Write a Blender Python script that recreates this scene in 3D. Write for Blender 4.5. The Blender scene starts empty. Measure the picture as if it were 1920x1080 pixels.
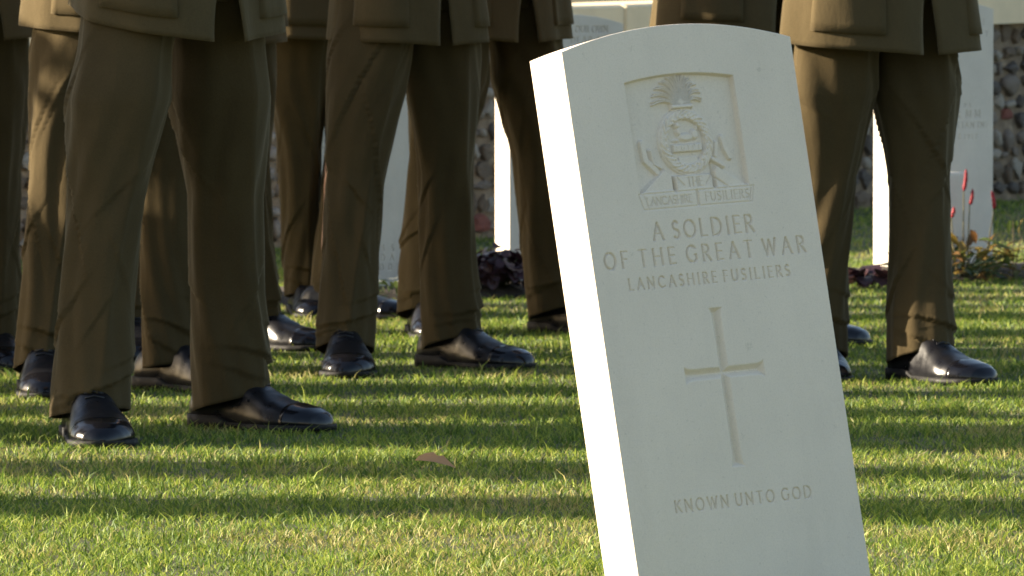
import bpy, math, random
import numpy as np
from mathutils import Vector, Matrix, Euler

rad = math.radians
sc = bpy.context.scene
COL = sc.collection
rng = np.random.default_rng(7)
random.seed(7)

# ------------------------------------------------------------------ camera, sky, sun, exposure
FPX, CAMH, HORY = 13000.0, 0.855, -27.0            # focal length in px of the 1920 px photo, eye height, horizon row
PITCH = math.atan((540 - HORY) / FPX)
CP, SP = math.cos(PITCH), math.sin(PITCH)
cam_d = bpy.data.cameras.new('camera')
cam_d.sensor_width = 36
cam_d.lens = FPX / 1920 * 36
cam_d.clip_start, cam_d.clip_end = 0.5, 3000
cam_d.dof.use_dof = True
cam_d.dof.focus_distance = 10.4
cam_d.dof.aperture_fstop = 30
cam = bpy.data.objects.new('camera', cam_d)
COL.objects.link(cam)
cam.location = (0, 0, CAMH)
cam.rotation_euler = (math.pi / 2 - PITCH, 0, 0)
sc.camera = cam

SUN_EL, SUN_BEHIND = rad(19), rad(5)               # sun stands to the left, a touch behind the scene
to_sun = Vector((-math.cos(SUN_BEHIND) * math.cos(SUN_EL), math.sin(SUN_BEHIND) * math.cos(SUN_EL), math.sin(SUN_EL)))
w = bpy.data.worlds.new('World')
sc.world = w
w.use_nodes = True
wn = w.node_tree.nodes
bgn = wn['Background']
sky = wn.new('ShaderNodeTexSky')
sky.sky_type = 'NISHITA'
sky.sun_disc = False
sky.sun_elevation = SUN_EL
sky.sun_rotation = math.atan2(to_sun.x, to_sun.y)
sky.air_density, sky.dust_density, sky.ozone_density = 1.0, 2.0, 0.5
w.node_tree.links.new(sky.outputs[0], bgn.inputs[0])
bgn.inputs[1].default_value = 0.075
sun_d = bpy.data.lights.new('sun', 'SUN')
sun_d.energy, sun_d.angle, sun_d.color = 5.0, rad(0.53), (1.0, 0.86, 0.66)
sun = bpy.data.objects.new('sun', sun_d)
COL.objects.link(sun)
sun.rotation_euler = to_sun.to_track_quat('Z', 'Y').to_euler()
sc.view_settings.view_transform = 'Standard'
sc.view_settings.look = 'None'
sc.view_settings.exposure = 1.95
sc.view_settings.gamma = 1.0
sc.cycles.max_bounces = 6
sc.cycles.diffuse_bounces = 3
sc.cycles.transparent_max_bounces = 4

def gp(px, py, z=0.0):
    """a pixel of the photo -> the point of the level ground it looks at"""
    dx, dy, dz = (px - 960) / FPX, CP + (540 - py) / FPX * SP, -SP + (540 - py) / FPX * CP
    t = (z - CAMH) / dz
    return np.array([dx * t, dy * t, z])

def at_depth(px, py, D):
    dx, dy, dz = (px - 960) / FPX, CP + (540 - py) / FPX * SP, -SP + (540 - py) / FPX * CP
    t = D / dy
    return np.array([dx * t, D, CAMH + dz * t])

# ------------------------------------------------------------------ helpers
def link(o, parent=None):
    COL.objects.link(o)
    if parent is not None:
        o.parent = parent
    return o

def mesh(name, verts, quads=None, tris=None, smooth=True):
    verts = np.asarray(verts, np.float32).reshape(-1, 3)
    me = bpy.data.meshes.new(name)
    parts, starts, tot = [], [], 0
    for f, k in ((quads, 4), (tris, 3)):
        if f is not None and len(f):
            f = np.asarray(f, np.int32).reshape(-1, k)
            parts.append(f.ravel())
            starts.append(tot + np.arange(len(f), dtype=np.int32) * k)
            tot += f.size
    me.vertices.add(len(verts))
    me.vertices.foreach_set('co', verts.ravel())
    me.loops.add(tot)
    me.loops.foreach_set('vertex_index', np.concatenate(parts))
    st = np.concatenate(starts)
    me.polygons.add(len(st))
    me.polygons.foreach_set('loop_start', st)
    me.polygons.foreach_set('use_smooth', np.full(len(st), smooth, bool))
    me.update(calc_edges=True)
    me.validate()
    return me

def obj(name, me, mat, parent=None):
    o = bpy.data.objects.new(name, me)
    if mat is not None and not me.materials:
        me.materials.append(mat)
    return link(o, parent)

def empty(name, loc=(0, 0, 0), rot=(0, 0, 0)):
    o = bpy.data.objects.new(name, None)
    o.empty_display_size = 0.1
    o.location, o.rotation_euler = loc, rot
    return link(o)

def tag(o, label=None, cat=None, group=None, kind=None):
    for k, v in (('label', label), ('category', cat), ('group', group), ('kind', kind)):
        if v:
            o[k] = v
    return o

def gridq(n, m, close=False, base=0, flip=False):
    """quads of an n x m grid of vertices; close joins the last column to the first"""
    i, j = np.meshgrid(np.arange(n - 1), np.arange(m if close else m - 1), indexing='ij')
    j2 = (j + 1) % m
    q = np.stack([i * m + j, i * m + j2, (i + 1) * m + j2, (i + 1) * m + j], -1).reshape(-1, 4) + base
    return q[:, ::-1] if flip else q

class MB:
    def __init__(s):
        s.v, s.q, s.t, s.n = [], [], [], 0
    def add(s, v, q=None, t=None):
        v = np.asarray(v, float).reshape(-1, 3)
        if q is not None and len(q): s.q.append(np.asarray(q).reshape(-1, 4) + s.n)
        if t is not None and len(t): s.t.append(np.asarray(t).reshape(-1, 3) + s.n)
        s.v.append(v); s.n += len(v)
    def loft(s, rings, caps=(True, True), flip=False):
        r = np.asarray(rings, float); n, m = r.shape[:2]
        q = gridq(n, m, True, 0, flip)
        v = r.reshape(-1, 3); t = []
        for end, k in ((0, caps[0]), (n - 1, caps[1])):
            if k:
                c = r[end].mean(0); ci = len(v); v = np.vstack([v, c])
                j = np.arange(m); a, b = end * m + j, end * m + (j + 1) % m
                tt = np.stack([b, a, np.full(m, ci)], -1) if end == 0 else np.stack([a, b, np.full(m, ci)], -1)
                t.append(tt[:, ::-1] if flip else tt)
        s.add(v, q, np.vstack(t) if t else None)
    def tube(s, pts, radii, m=10, caps=(True, True)):
        pts = np.asarray(pts, float); n = len(pts); rings = []
        up = np.array([0, 0, 1.0])
        for i in range(n):
            d = pts[min(i + 1, n - 1)] - pts[max(i - 1, 0)]; d /= np.linalg.norm(d) + 1e-9
            a = np.cross(d, up if abs(d[2]) < .95 else np.array([1.0, 0, 0])); a /= np.linalg.norm(a)
            b = np.cross(d, a); th = np.arange(m) / m * 2 * np.pi
            rings.append(pts[i] + radii[i] * (np.cos(th)[:, None] * a + np.sin(th)[:, None] * b))
        s.loft(rings, caps)
    def build(s, name, mat, parent=None, smooth=True):
        me = mesh(name, np.vstack(s.v), np.vstack(s.q) if s.q else None, np.vstack(s.t) if s.t else None, smooth)
        return obj(name, me, mat, parent)

def node_mat(name):
    m = bpy.data.materials.new(name)
    m.use_nodes = True
    nt = m.node_tree
    return m, nt, nt.nodes['Principled BSDF'], nt.nodes['Material Output']

def noise_node(nt, scale, detail=4, rough=.55, vec=None, stretch=None):
    t = nt.nodes.new('ShaderNodeTexNoise')
    t.inputs['Scale'].default_value = scale
    t.inputs['Detail'].default_value = detail
    t.inputs['Roughness'].default_value = rough
    if vec is not None:
        if stretch:
            mp = nt.nodes.new('ShaderNodeMapping'); mp.inputs['Scale'].default_value = stretch
            nt.links.new(vec, mp.inputs['Vector']); vec = mp.outputs[0]
        nt.links.new(vec, t.inputs['Vector'])
    return t.outputs['Fac']

def ramp(nt, fac, stops):
    r = nt.nodes.new('ShaderNodeValToRGB')
    el = r.color_ramp.elements
    while len(el) < len(stops): el.new(.5)
    for e, (p, c) in zip(el, stops):
        e.position = p; e.color = (*c, 1)
    nt.links.new(fac, r.inputs[0])
    return r.outputs[0]

def bump(nt, fac, dist, strength=1.0, prev=None):
    b = nt.nodes.new('ShaderNodeBump')
    b.inputs['Distance'].default_value = dist
    b.inputs['Strength'].default_value = strength
    nt.links.new(fac, b.inputs['Height'])
    if prev is not None: nt.links.new(prev, b.inputs['Normal'])
    return b.outputs[0]

def mixc(nt, fac, a, b, mode='MIX'):
    m = nt.nodes.new('ShaderNodeMix'); m.data_type = 'RGBA'; m.blend_type = mode
    for s, v in ((m.inputs['Factor'], fac), (m.inputs['A'], a), (m.inputs['B'], b)):
        if isinstance(v, bpy.types.NodeSocket): nt.links.new(v, s)
        elif isinstance(v, (tuple, list)): s.default_value = (*v, 1)
        else: s.default_value = v
    return m.outputs['Result']

def texco(nt, which='Object'):
    return nt.nodes.new('ShaderNodeTexCoord').outputs[which]

# ------------------------------------------------------------------ materials
def fabric(name, c0, c1):
    m, nt, p, out = node_mat(name)
    oc = texco(nt)
    big = noise_node(nt, 7, 5, .6, oc)
    col = ramp(nt, big, [(.3, c0), (.7, c1)])
    fine = noise_node(nt, 420, 2, .7, oc)
    nt.links.new(mixc(nt, .25, col, ramp(nt, fine, [(.3, tuple(x * .6 for x in c0)), (.7, tuple(x * 1.35 for x in c1))])), p.inputs['Base Color'])
    p.inputs['Roughness'].default_value = .95
    p.inputs['Specular IOR Level'].default_value = .15
    p.inputs['Sheen Weight'].default_value = .22
    p.inputs['Sheen Roughness'].default_value = .4
    p.inputs['Sheen Tint'].default_value = (.9, .75, .5, 1)
    wr = noise_node(nt, 26, 3, .55, oc, (1, 1, .45))
    nt.links.new(bump(nt, fine, .0004, .8, bump(nt, wr, .004, .55)), p.inputs['Normal'])
    return m

M = {}
M['wool'] = fabric('khaki_wool', (.046, .0335, .0150), (.063, .0460, .0210))
M['wool_dark'] = fabric('khaki_wool_jacket', (.058, .043, .0200), (.078, .058, .0275))

def leather(name, base, rough):
    m, nt, p, out = node_mat(name)
    oc = texco(nt)
    p.inputs['Base Color'].default_value = (*base, 1)
    p.inputs['Specular IOR Level'].default_value = .36
    n = noise_node(nt, 30, 4, .6, oc)
    nt.links.new(ramp(nt, n, [(.3, (rough * .8,) * 3), (.75, (rough * 1.6,) * 3)]), p.inputs['Roughness'])
    nt.links.new(bump(nt, noise_node(nt, 60, 3, .6, oc), .0006, .3), p.inputs['Normal'])
    return m
M['leather'] = leather('black_leather', (.007, .007, .009), .30)
M['toecap'] = leather('polished_toecap', (.005, .005, .007), .17)
M['sole'] = leather('sole_rubber', (.006, .0055, .005), .6)

def plain(name, c, rough=.6, metal=0):
    m, nt, p, out = node_mat(name)
    n = noise_node(nt, 40, 3, .5, texco(nt))
    nt.links.new(ramp(nt, n, [(.3, tuple(x * .82 for x in c)), (.7, tuple(min(1, x * 1.15) for x in c))]), p.inputs['Base Color'])
    p.inputs['Roughness'].default_value = rough
    p.inputs['Metallic'].default_value = metal
    return m
M['skin'] = plain('skin', (.48, .29, .21), .5)
M['brass'] = plain('brass', (.75, .52, .2), .3, 1)
M['belt'] = plain('belt_leather', (.09, .035, .015), .3)

def limestone(name, base, speck=.1, grime=0.0):
    m, nt, p, out = node_mat(name)
    oc = texco(nt)
    big = noise_node(nt, 6, 8, .65, oc)
    lo = tuple(x * (1 - speck) for x in base)
    col = ramp(nt, big, [(.30, lo), (.70, base)])
    streak = noise_node(nt, 16, 6, .65, oc, (1, 1, .16))                                   # rain streaks down the face
    col = mixc(nt, ramp(nt, streak, [(.50, (0, 0, 0)), (.75, (.30 + grime,) * 3)]), col, tuple(x * .80 for x in base))
    grain = noise_node(nt, 420, 3, .8, oc)
    col = mixc(nt, ramp(nt, grain, [(.35, (.22,) * 3), (.55, (0, 0, 0))]), col, tuple(x * .62 for x in base))
    pit = noise_node(nt, 150, 3, .7, oc)
    col = mixc(nt, ramp(nt, pit, [(.62, (0, 0, 0)), (.72, (.5, .5, .5))]), col, tuple(x * .66 for x in base))
    spot = noise_node(nt, 34, 6, .7, oc)
    col = mixc(nt, ramp(nt, spot, [(.64, (0, 0, 0)), (.74, (.45 + grime,) * 3)]), col, (.36, .33, .25))
    nt.links.new(col, p.inputs['Base Color'])
    p.inputs['Roughness'].default_value = .9
    p.inputs['Specular IOR Level'].default_value = .2
    nt.links.new(bump(nt, noise_node(nt, 110, 6, .75, oc), .0014, .8, bump(nt, big, .006, .25)), p.inputs['Normal'])
    return m
M['stone_near'] = limestone('white_limestone', (.80, .705, .575), .08)
M['stone_far'] = limestone('weathered_limestone', (.73, .665, .575), .16, .2)
M['coping'] = limestone('coping_limestone', (.85, .69, .46), .14, .15)

def rockmat(name, c0, c1, rough=.5):
    m, nt, p, out = node_mat(name)
    oc = texco(nt)
    oi = nt.nodes.new('ShaderNodeObjectInfo')
    va = nt.nodes.new('ShaderNodeVectorMath'); va.operation = 'ADD'
    nt.links.new(oc, va.inputs[0]); nt.links.new(oi.outputs['Location'], va.inputs[1])
    n = noise_node(nt, 28, 5, .65, va.outputs[0])
    nt.links.new(ramp(nt, n, [(.35, c0), (.62, c1), (.8, tuple(min(.7, x * 2.2) for x in c1))]), p.inputs['Base Color'])
    p.inputs['Roughness'].default_value = rough
    nt.links.new(bump(nt, noise_node(nt, 70, 4, .6, va.outputs[0]), .004, .8), p.inputs['Normal'])
    return m
M['flint'] = [rockmat('flint_dark', (.05, .038, .03), (.11, .088, .07), .45),
              rockmat('flint_brown', (.085, .058, .036), (.19, .135, .085), .6),
              rockmat('flint_grey', (.12, .093, .07), (.25, .20, .155), .6),
              rockmat('flint_pale', (.22, .19, .15), (.42, .37, .30), .6)]
M['brick'] = rockmat('red_brick', (.19, .065, .045), (.26, .095, .07), .9)
M['mortar'] = rockmat('lime_mortar', (.155, .115, .078), (.25, .19, .13), .95)
M['soil'] = rockmat('garden_soil', (.018, .012, .008), (.05, .035, .022), .95)

def ground_mat():
    m, nt, p, out = node_mat('lawn_ground')
    oc = texco(nt)
    a = noise_node(nt, 1.3, 5, .6, oc)
    b = noise_node(nt, 45, 4, .7, oc)
    col = ramp(nt, a, [(.35, (.045, .06, .016)), (.6, (.075, .085, .025)), (.75, (.13, .11, .05))])
    nt.links.new(mixc(nt, .5, col, ramp(nt, b, [(.3, (.025, .03, .01)), (.7, (.12, .12, .045))])), p.inputs['Base Color'])
    p.inputs['Roughness'].default_value = .95
    nt.links.new(bump(nt, b, .02, .7), p.inputs['Normal'])
    return m
M['ground'] = ground_mat()

def leafmat(name, src, trans=.35, rough=.5):
    """src: 'attr' reads the blade colour attribute, else a pair of colours varied per object"""
    m, nt, p, out = node_mat(name)
    if src == 'attr':
        at = nt.nodes.new('ShaderNodeAttribute'); at.attribute_name = 'tint'
        col = at.outputs['Color']
    else:
        oi = nt.nodes.new('ShaderNodeObjectInfo')
        col = ramp(nt, oi.outputs['Random'], [(i / (len(src) - 1), c) for i, c in enumerate(src)])
        n = noise_node(nt, 60, 3, .6, texco(nt))
        col = mixc(nt, ramp(nt, n, [(.4, (0, 0, 0)), (.8, (.5, .5, .5))]), col, tuple(x * .5 for x in src[0]))
    nt.links.new(col, p.inputs['Base Color'])
    p.inputs['Roughness'].default_value = rough
    p.inputs['Specular IOR Level'].default_value = .35
    tr = nt.nodes.new('ShaderNodeBsdfTranslucent')
    nt.links.new(col, tr.inputs['Color'])
    mx = nt.nodes.new('ShaderNodeMixShader'); mx.inputs[0].default_value = trans
    nt.links.new(p.outputs[0], mx.inputs[1]); nt.links.new(tr.outputs[0], mx.inputs[2])
    nt.links.new(mx.outputs[0], out.inputs['Surface'])
    return m
M['grass'] = leafmat('grass_blades', 'attr', .4, .55)
M['heuchera'] = leafmat('purple_leaf', [(.028, .012, .016), (.055, .022, .028), (.075, .04, .04)], .15, .45)
M['persicaria'] = leafmat('autumn_leaf', [(.09, .13, .03), (.05, .075, .022), (.28, .20, .04), (.17, .07, .03), (.34, .27, .06)], .45, .5)
M['green_leaf'] = leafmat('green_leaf', [(.03, .055, .018), (.06, .09, .028), (.10, .13, .04)], .35, .45)
M['white_petal'] = leafmat('white_petal', [(.6, .6, .5), (.7, .68, .55)], .3, .6)
M['red_spike'] = leafmat('red_flower', [(.28, .012, .025), (.36, .03, .04)], .2, .6)
M['dry_leaf'] = leafmat('dry_leaf', [(.46, .26, .12), (.44, .25, .12)], .25, .7)
M['stem'] = leafmat('stem', [(.07, .09, .03), (.12, .07, .03)], .1, .6)

# ------------------------------------------------------------------ ground
def ground_z(x, y):
    sm = lambda t: np.clip(t, 0, 1) ** 2 * (3 - 2 * np.clip(t, 0, 1))
    return .06 * sm((y - 21.0) / 4.5) * sm((x + .6) / 2.2) - 9.0 * sm((np.hypot(x, y) - 45) / 160)

g = np.sinh(np.linspace(-1, 1, 150) * 6.2) / np.sinh(6.2)
gx, gy = np.meshgrid(g * 1500, g * 1500 + 20, indexing='ij')
gnd = obj('ground', mesh('ground', np.stack([gx, gy, ground_z(gx, gy)], -1), gridq(150, 150)), M['ground'])
tag(gnd, 'short lawn of the cemetery plot', None, None, 'structure')

# ------------------------------------------------------------------ carved headstones
def seg_d(U, V, a, b):
    ax, ay = a; bx, by = b
    L = (bx - ax) ** 2 + (by - ay) ** 2 + 1e-9
    t = np.clip(((U - ax) * (bx - ax) + (V - ay) * (by - ay)) / L, 0, 1)
    return np.hypot(U - ax - t * (bx - ax), V - ay - t * (by - ay))

def arc(cx, cy, rx, ry, a0, a1, n=12):
    t = np.radians(np.linspace(a0, a1, n))
    return [(cx + rx * math.cos(q), cy + ry * math.sin(q)) for q in t]

# Roman capitals as pen strokes in a box of height 1: (advance, [polyline ...])
GL = {
    'A': (.78, [[(.04, 0), (.39, 1)], [(.39, 1), (.74, 0)], [(.17, .36), (.61, .36)]]),
    'B': (.58, [[(.06, 0), (.06, 1)], [(.06, 1)] + arc(.27, .76, .22, .24, 90, -90, 8) + [(.06, .52)], [(.06, .52)] + arc(.28, .26, .26, .26, 90, -90, 8) + [(.06, 0)]]),
    'C': (.80, [arc(.46, .5, .40, .5, 48, 312, 18)]),
    'D': (.78, [[(.06, 0), (.06, 1)], [(.06, 1), (.26, 1)] + arc(.28, .5, .44, .5, 90, -90, 14) + [(.06, 0)]]),
    'E': (.54, [[(.06, 0), (.06, 1)], [(.06, 1), (.48, 1)], [(.06, .52), (.42, .52)], [(.06, 0), (.50, 0)]]),
    'F': (.52, [[(.06, 0), (.06, 1)], [(.06, 1), (.48, 1)], [(.06, .52), (.40, .52)]]),
    'G': (.82, [arc(.46, .5, .40, .5, 48, 320, 18) + [(.76, .44)], [(.62, .44), (.80, .44)]]),
    'H': (.76, [[(.07, 0), (.07, 1)], [(.69, 0), (.69, 1)], [(.07, .52), (.69, .52)]]),
    'I': (.20, [[(.10, 0), (.10, 1)]]),
    'K': (.66, [[(.07, 0), (.07, 1)], [(.07, .48), (.56, 1)], [(.22, .62), (.64, 0)]]),
    'L': (.52, [[(.06, 0), (.06, 1)], [(.06, 0), (.48, 0)]]),
    'M': (.92, [[(.06, 0), (.12, 1)], [(.12, 1), (.46, .1)], [(.46, .1), (.80, 1)], [(.80, 1), (.87, 0)]]),
    'N': (.78, [[(.07, 0), (.07, 1)], [(.07, 1), (.71, 0)], [(.71, 0), (.71, 1)]]),
    'O': (.86, [arc(.43, .5, .40, .5, 0, 360, 26)]),
    'P': (.54, [[(.06, 0), (.06, 1)], [(.06, 1)] + arc(.27, .74, .24, .26, 90, -90, 8) + [(.06, .48)]]),
    'R': (.62, [[(.06, 0), (.06, 1)], [(.06, 1)] + arc(.28, .75, .23, .25, 90, -90, 8) + [(.06, .5)], [(.26, .5), (.60, 0)]]),
    'S': (.52, [arc(.26, .75, .20, .25, 40, 270, 10) + arc(.26, .25, .21, .25, 90, -140, 10)]),
    'T': (.64, [[(.32, 0), (.32, 1)], [(.02, 1), (.62, 1)]]),
    'U': (.74, [[(.07, 1), (.07, .36)] + arc(.37, .36, .30, .36, 180, 360, 10) + [(.67, 1)]]),
    'W': (1.02, [[(.02, 1), (.28, 0)], [(.28, 0), (.51, .95)], [(.51, .95), (.76, 0)], [(.76, 0), (1.0, 1)]]),
    'Y': (.68, [[(.34, 0), (.34, .48)], [(.34, .48), (.04, 1)], [(.34, .48), (.64, 1)]]),
    '1': (.24, [[(.12, 0), (.12, 1)]]), '9': (.56, [arc(.28, .70, .22, .30, 0, 360, 14), [(.50, .66), (.40, .2), (.22, 0)]]),
    '7': (.5, [[(.04, 1), (.48, 1), (.2, 0)]]),
}
def text_width(s, h, track):
    return sum((.36 * h if ch == ' ' else (GL[ch][0] + track) * h) for ch in s) - track * h

def text_strokes(s, u0, v0, h, u1=None, track=.14):
    """capital letters between u0 and u1, tracked out to fill the width"""
    if u1 is not None:
        gaps = max(1, len(s) - 1)
        track = .14
        track += (u1 - u0 - text_width(s, h, track)) / h / max(1, sum(1 for ch in s if ch != ' ') - 1)
    out, x = [], u0
    for ch in s:
        if ch == ' ':
            x += .36 * h; continue
        adv, st = GL[ch]
        for pl in st:
            for a, b in zip(pl[:-1], pl[1:]):
                thin = abs(b[1] - a[1]) < .25 * abs(b[0] - a[0])
                out.append(((x + a[0] * h, v0 + a[1] * h), (x + b[0] * h, v0 + b[1] * h), .66 if thin else 1.0))
            for e, o in ((pl[0], pl[1]), (pl[-1], pl[-2])):      # serifs on stems and feet
                if e[1] in (0, 1) and abs(e[0] - o[0]) < .45 * abs(e[1] - o[1]):
                    out.append(((x + (e[0] - .075) * h, v0 + e[1] * h), (x + (e[0] + .075) * h, v0 + e[1] * h), .5))
        x += (adv + track) * h
    return out

def cut(Dp, U, V, strokes, width, slope=1.75, deepest=4.5):
    us, vs = U[0], V[:, 0]
    for a, b, k in strokes:
        hw = width * k / 2; pad = hw + .8
        i0, i1 = np.searchsorted(us, [min(a[0], b[0]) - pad, max(a[0], b[0]) + pad])
        j0, j1 = np.searchsorted(vs, [min(a[1], b[1]) - pad, max(a[1], b[1]) + pad])
        if i1 <= i0 or j1 <= j0: continue
        sl = (slice(j0, j1), slice(i0, i1))
        d = seg_d(U[sl], V[sl], a, b)
        Dp[sl] = np.maximum(Dp[sl], np.clip((hw - d) * slope, 0, deepest))

def poly_in(U, V, poly):
    """signed distance to a polygon (positive inside)"""
    d = np.full(U.shape, 1e9); ins = np.zeros(U.shape, bool); n = len(poly)
    for i in range(n):
        a, b = poly[i], poly[(i + 1) % n]
        d = np.minimum(d, seg_d(U, V, a, b))
        c = (a[1] > V) != (b[1] > V)
        xx = (b[0] - a[0]) * (V - a[1]) / ((b[1] - a[1]) or 1e-9) + a[0]
        ins ^= c & (U < xx)
    return np.where(ins, d, -d)

def f_text(lines):
    def fn(U, V):
        Dp = np.zeros(U.shape)
        for s, u0, u1, v0, h, wd in lines:
            cut(Dp, U, V, text_strokes(s, u0, v0, h, u1), wd)
        return Dp
    return fn

def f_cross(U, V):
    Dp = np.zeros(U.shape)
    def bar(along, across, lo, hi):
        e = np.minimum(along - lo, hi - along)
        hw = 7.6 + 5.2 * np.exp(-np.clip(e, 0, None) / 4.5)
        d = np.minimum(hw - np.abs(across), np.clip(e, -1, 50) * 1.1)
        return np.clip(d * 1.1, 0, 7.5)
    Dp = np.maximum(Dp, bar(V, U + 2, 216, 430))
    return np.maximum(Dp, bar(U, V - 343, -68, 65))

def f_badge(U, V):
    Dp = np.zeros(U.shape)
    top = 739 + 8 * (1 - ((U + 5) / 90) ** 2)
    pin = np.minimum(np.minimum(top - V, V - 589), np.minimum(U + 97, 85 - U))
    pan = np.clip(pin * 3.5, 0, 8.5)
    h = np.zeros(U.shape)
    def up(sd, hh, sl=1.6):
        nonlocal h
        h = np.maximum(h, np.clip(sd * sl * 1.5, 0, hh * 1.35))
    cx, cy = -6, 655
    r = np.hypot(U - cx, V - cy); an = np.arctan2(V - cy, U - cx)
    up(46 - r, 2.4)
    ringsd = 7.5 - np.abs(r - 36.5)
    leaf = np.abs(np.sin(an * 11 + np.abs(r - 36.5) * .35)) * 1.1 + .5 * np.sin(an * 29 + r)
    h = np.maximum(h, np.where(ringsd > 0, np.clip(ringsd * 2.2, 0, 5.2) + leaf * 1.3, 0))
    h = np.where(r < 29.5, .8, h)
    # sphinx couched on its plinth
    el = lambda x, y, a, b: (1 - np.hypot((U - x) / a, (V - y) / b)) * min(a, b)
    for x, y, a, b, hh in ((-5, 661, 17, 7, 4.0), (9, 664, 8, 9, 4.6), (-17, 669, 6, 9, 4.8), (-18, 677, 6.5, 6.5, 5.6), (-22, 657, 9, 3.5, 4.0), (15, 672, 3, 7, 3.4)):
        up(el(x, y, a, b), hh, 1.1)
    up(np.minimum(np.minimum(U + 31, 19 - U), np.minimum(V - 640, 653 - V)), 4.6, 2)
    up(np.minimum(6 - np.abs(V - 630), 17 - np.abs(U + 6)) * .8, 2.6)
    # grenade neck and flames
    up(np.minimum(np.minimum(U + 25, 14 - U), np.minimum(V - 698, 706.5 - V)), 6.0, 2)
    tips = [(-52, 707), (-51, 716), (-47, 724), (-41, 731), (-33, 737), (-24, 741), (-14, 744), (-4, 745), (6, 744), (15, 740), (22, 734), (28, 726), (31, 717), (29, 708)]
    tips = [(np.interp(q, range(14), [t[0] for t in tips]), np.interp(q, range(14), [t[1] for t in tips]) - 2.0 * (j % 2)) for j, q in enumerate(np.linspace(0, 13, 21))]
    for i, (tx, ty) in enumerate(tips):
        k = i / (len(tips) - 1)
        b0 = np.array([-20 + 27 * k, 705.]); tp = np.array([tx, ty - 0.])
        c1 = np.array([b0[0] + (tx - b0[0]) * .22, 705 + (ty - 705) * .72 + 9])
        tt = np.linspace(0, 1, 10)[:, None]
        P = (1 - tt) ** 2 * b0 + 2 * tt * (1 - tt) * c1 + tt ** 2 * tp
        for j in range(9):
            wd = 2.3 * (1 - .25 * j / 9)
            up(wd - seg_d(U, V, P[j], P[j + 1]), 5.6, 2.0)
    # ribbons hanging beside the ring and the folded tails above the scroll
    for P, wd, hh in (([(-79, 657), (-77, 634), (-60, 617)], 5.5, 3.6), ([(-67, 646), (-65, 628), (-54, 622)], 3.5, 4.6), ([(54, 657), (57, 642), (63, 630)], 5.0, 3.6),
                      ([(33, 629), (50, 619)], 4.5, 4.4), ([(44, 650), (40, 634)], 4, 3)):
        for a, b in zip(P[:-1], P[1:]): up(wd - seg_d(U, V, a, b), hh, 1.5)
    up(poly_in(U, V, [(-99, 587), (-50, 622), (-38, 612), (-38, 587)]), 5.2, 1.6)
    up(poly_in(U, V, [(30, 612), (36, 622), (52, 612), (92, 587), (30, 587)]), 5.2, 1.6)
    up(poly_in(U, V, [(-36, 588), (-36, 611), (27, 611), (27, 588)]), 5.8, 2.2)
    Dp = np.clip(pan - h, 0, None)
    lab = np.zeros(U.shape)
    cut(lab, U, V, text_strokes('THE', -17, 594, 12, 9), 2.6, 2.0, 3.4)
    cut(lab, U, V, text_strokes('EGYPT'.replace('G', 'G'), -26, 643, 7.5, 14), 1.6, 2.0, 2)
    cut(lab, U, V, [((-34, 609), (-22, 596), 1), ((25, 609), (14, 596), 1), ((-36.5, 588), (-36.5, 608), 1.6), ((30, 625), (30.5, 604), 1.4), ((30.5, 604), (52, 589), 1.3), ((-38, 611), (-48, 621), 1), ((52, 589), (78, 588), .8)], 2.6, 1.6, 3.4)
    # scroll with the name
    scr = poly_in(U, V, [(-100, 588.5), (92, 588.5), (86, 567.5), (-94, 567.5)])
    lab = np.maximum(lab, np.clip(1.7 - np.abs(scr) * 1.2, 0, 2))
    cut(lab, U, V, text_strokes('LANCASHIRE', -88, 572.5, 10.5, -13), 2.1, 2.0, 3.6)
    cut(lab, U, V, text_strokes('FUSILIERS', 9, 572.5, 11.5, 82), 2.3, 2.0, 3.6)
    cut(lab, U, V, [((-3, 588), (-3, 570), 2.2), ((-92, 588), (-86, 569), .8), ((88, 588), (82, 570), 1.2), ((-12, 589), (8, 589), .8)], 2.8, 1.3, 3.2)
    return Dp + lab

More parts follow.
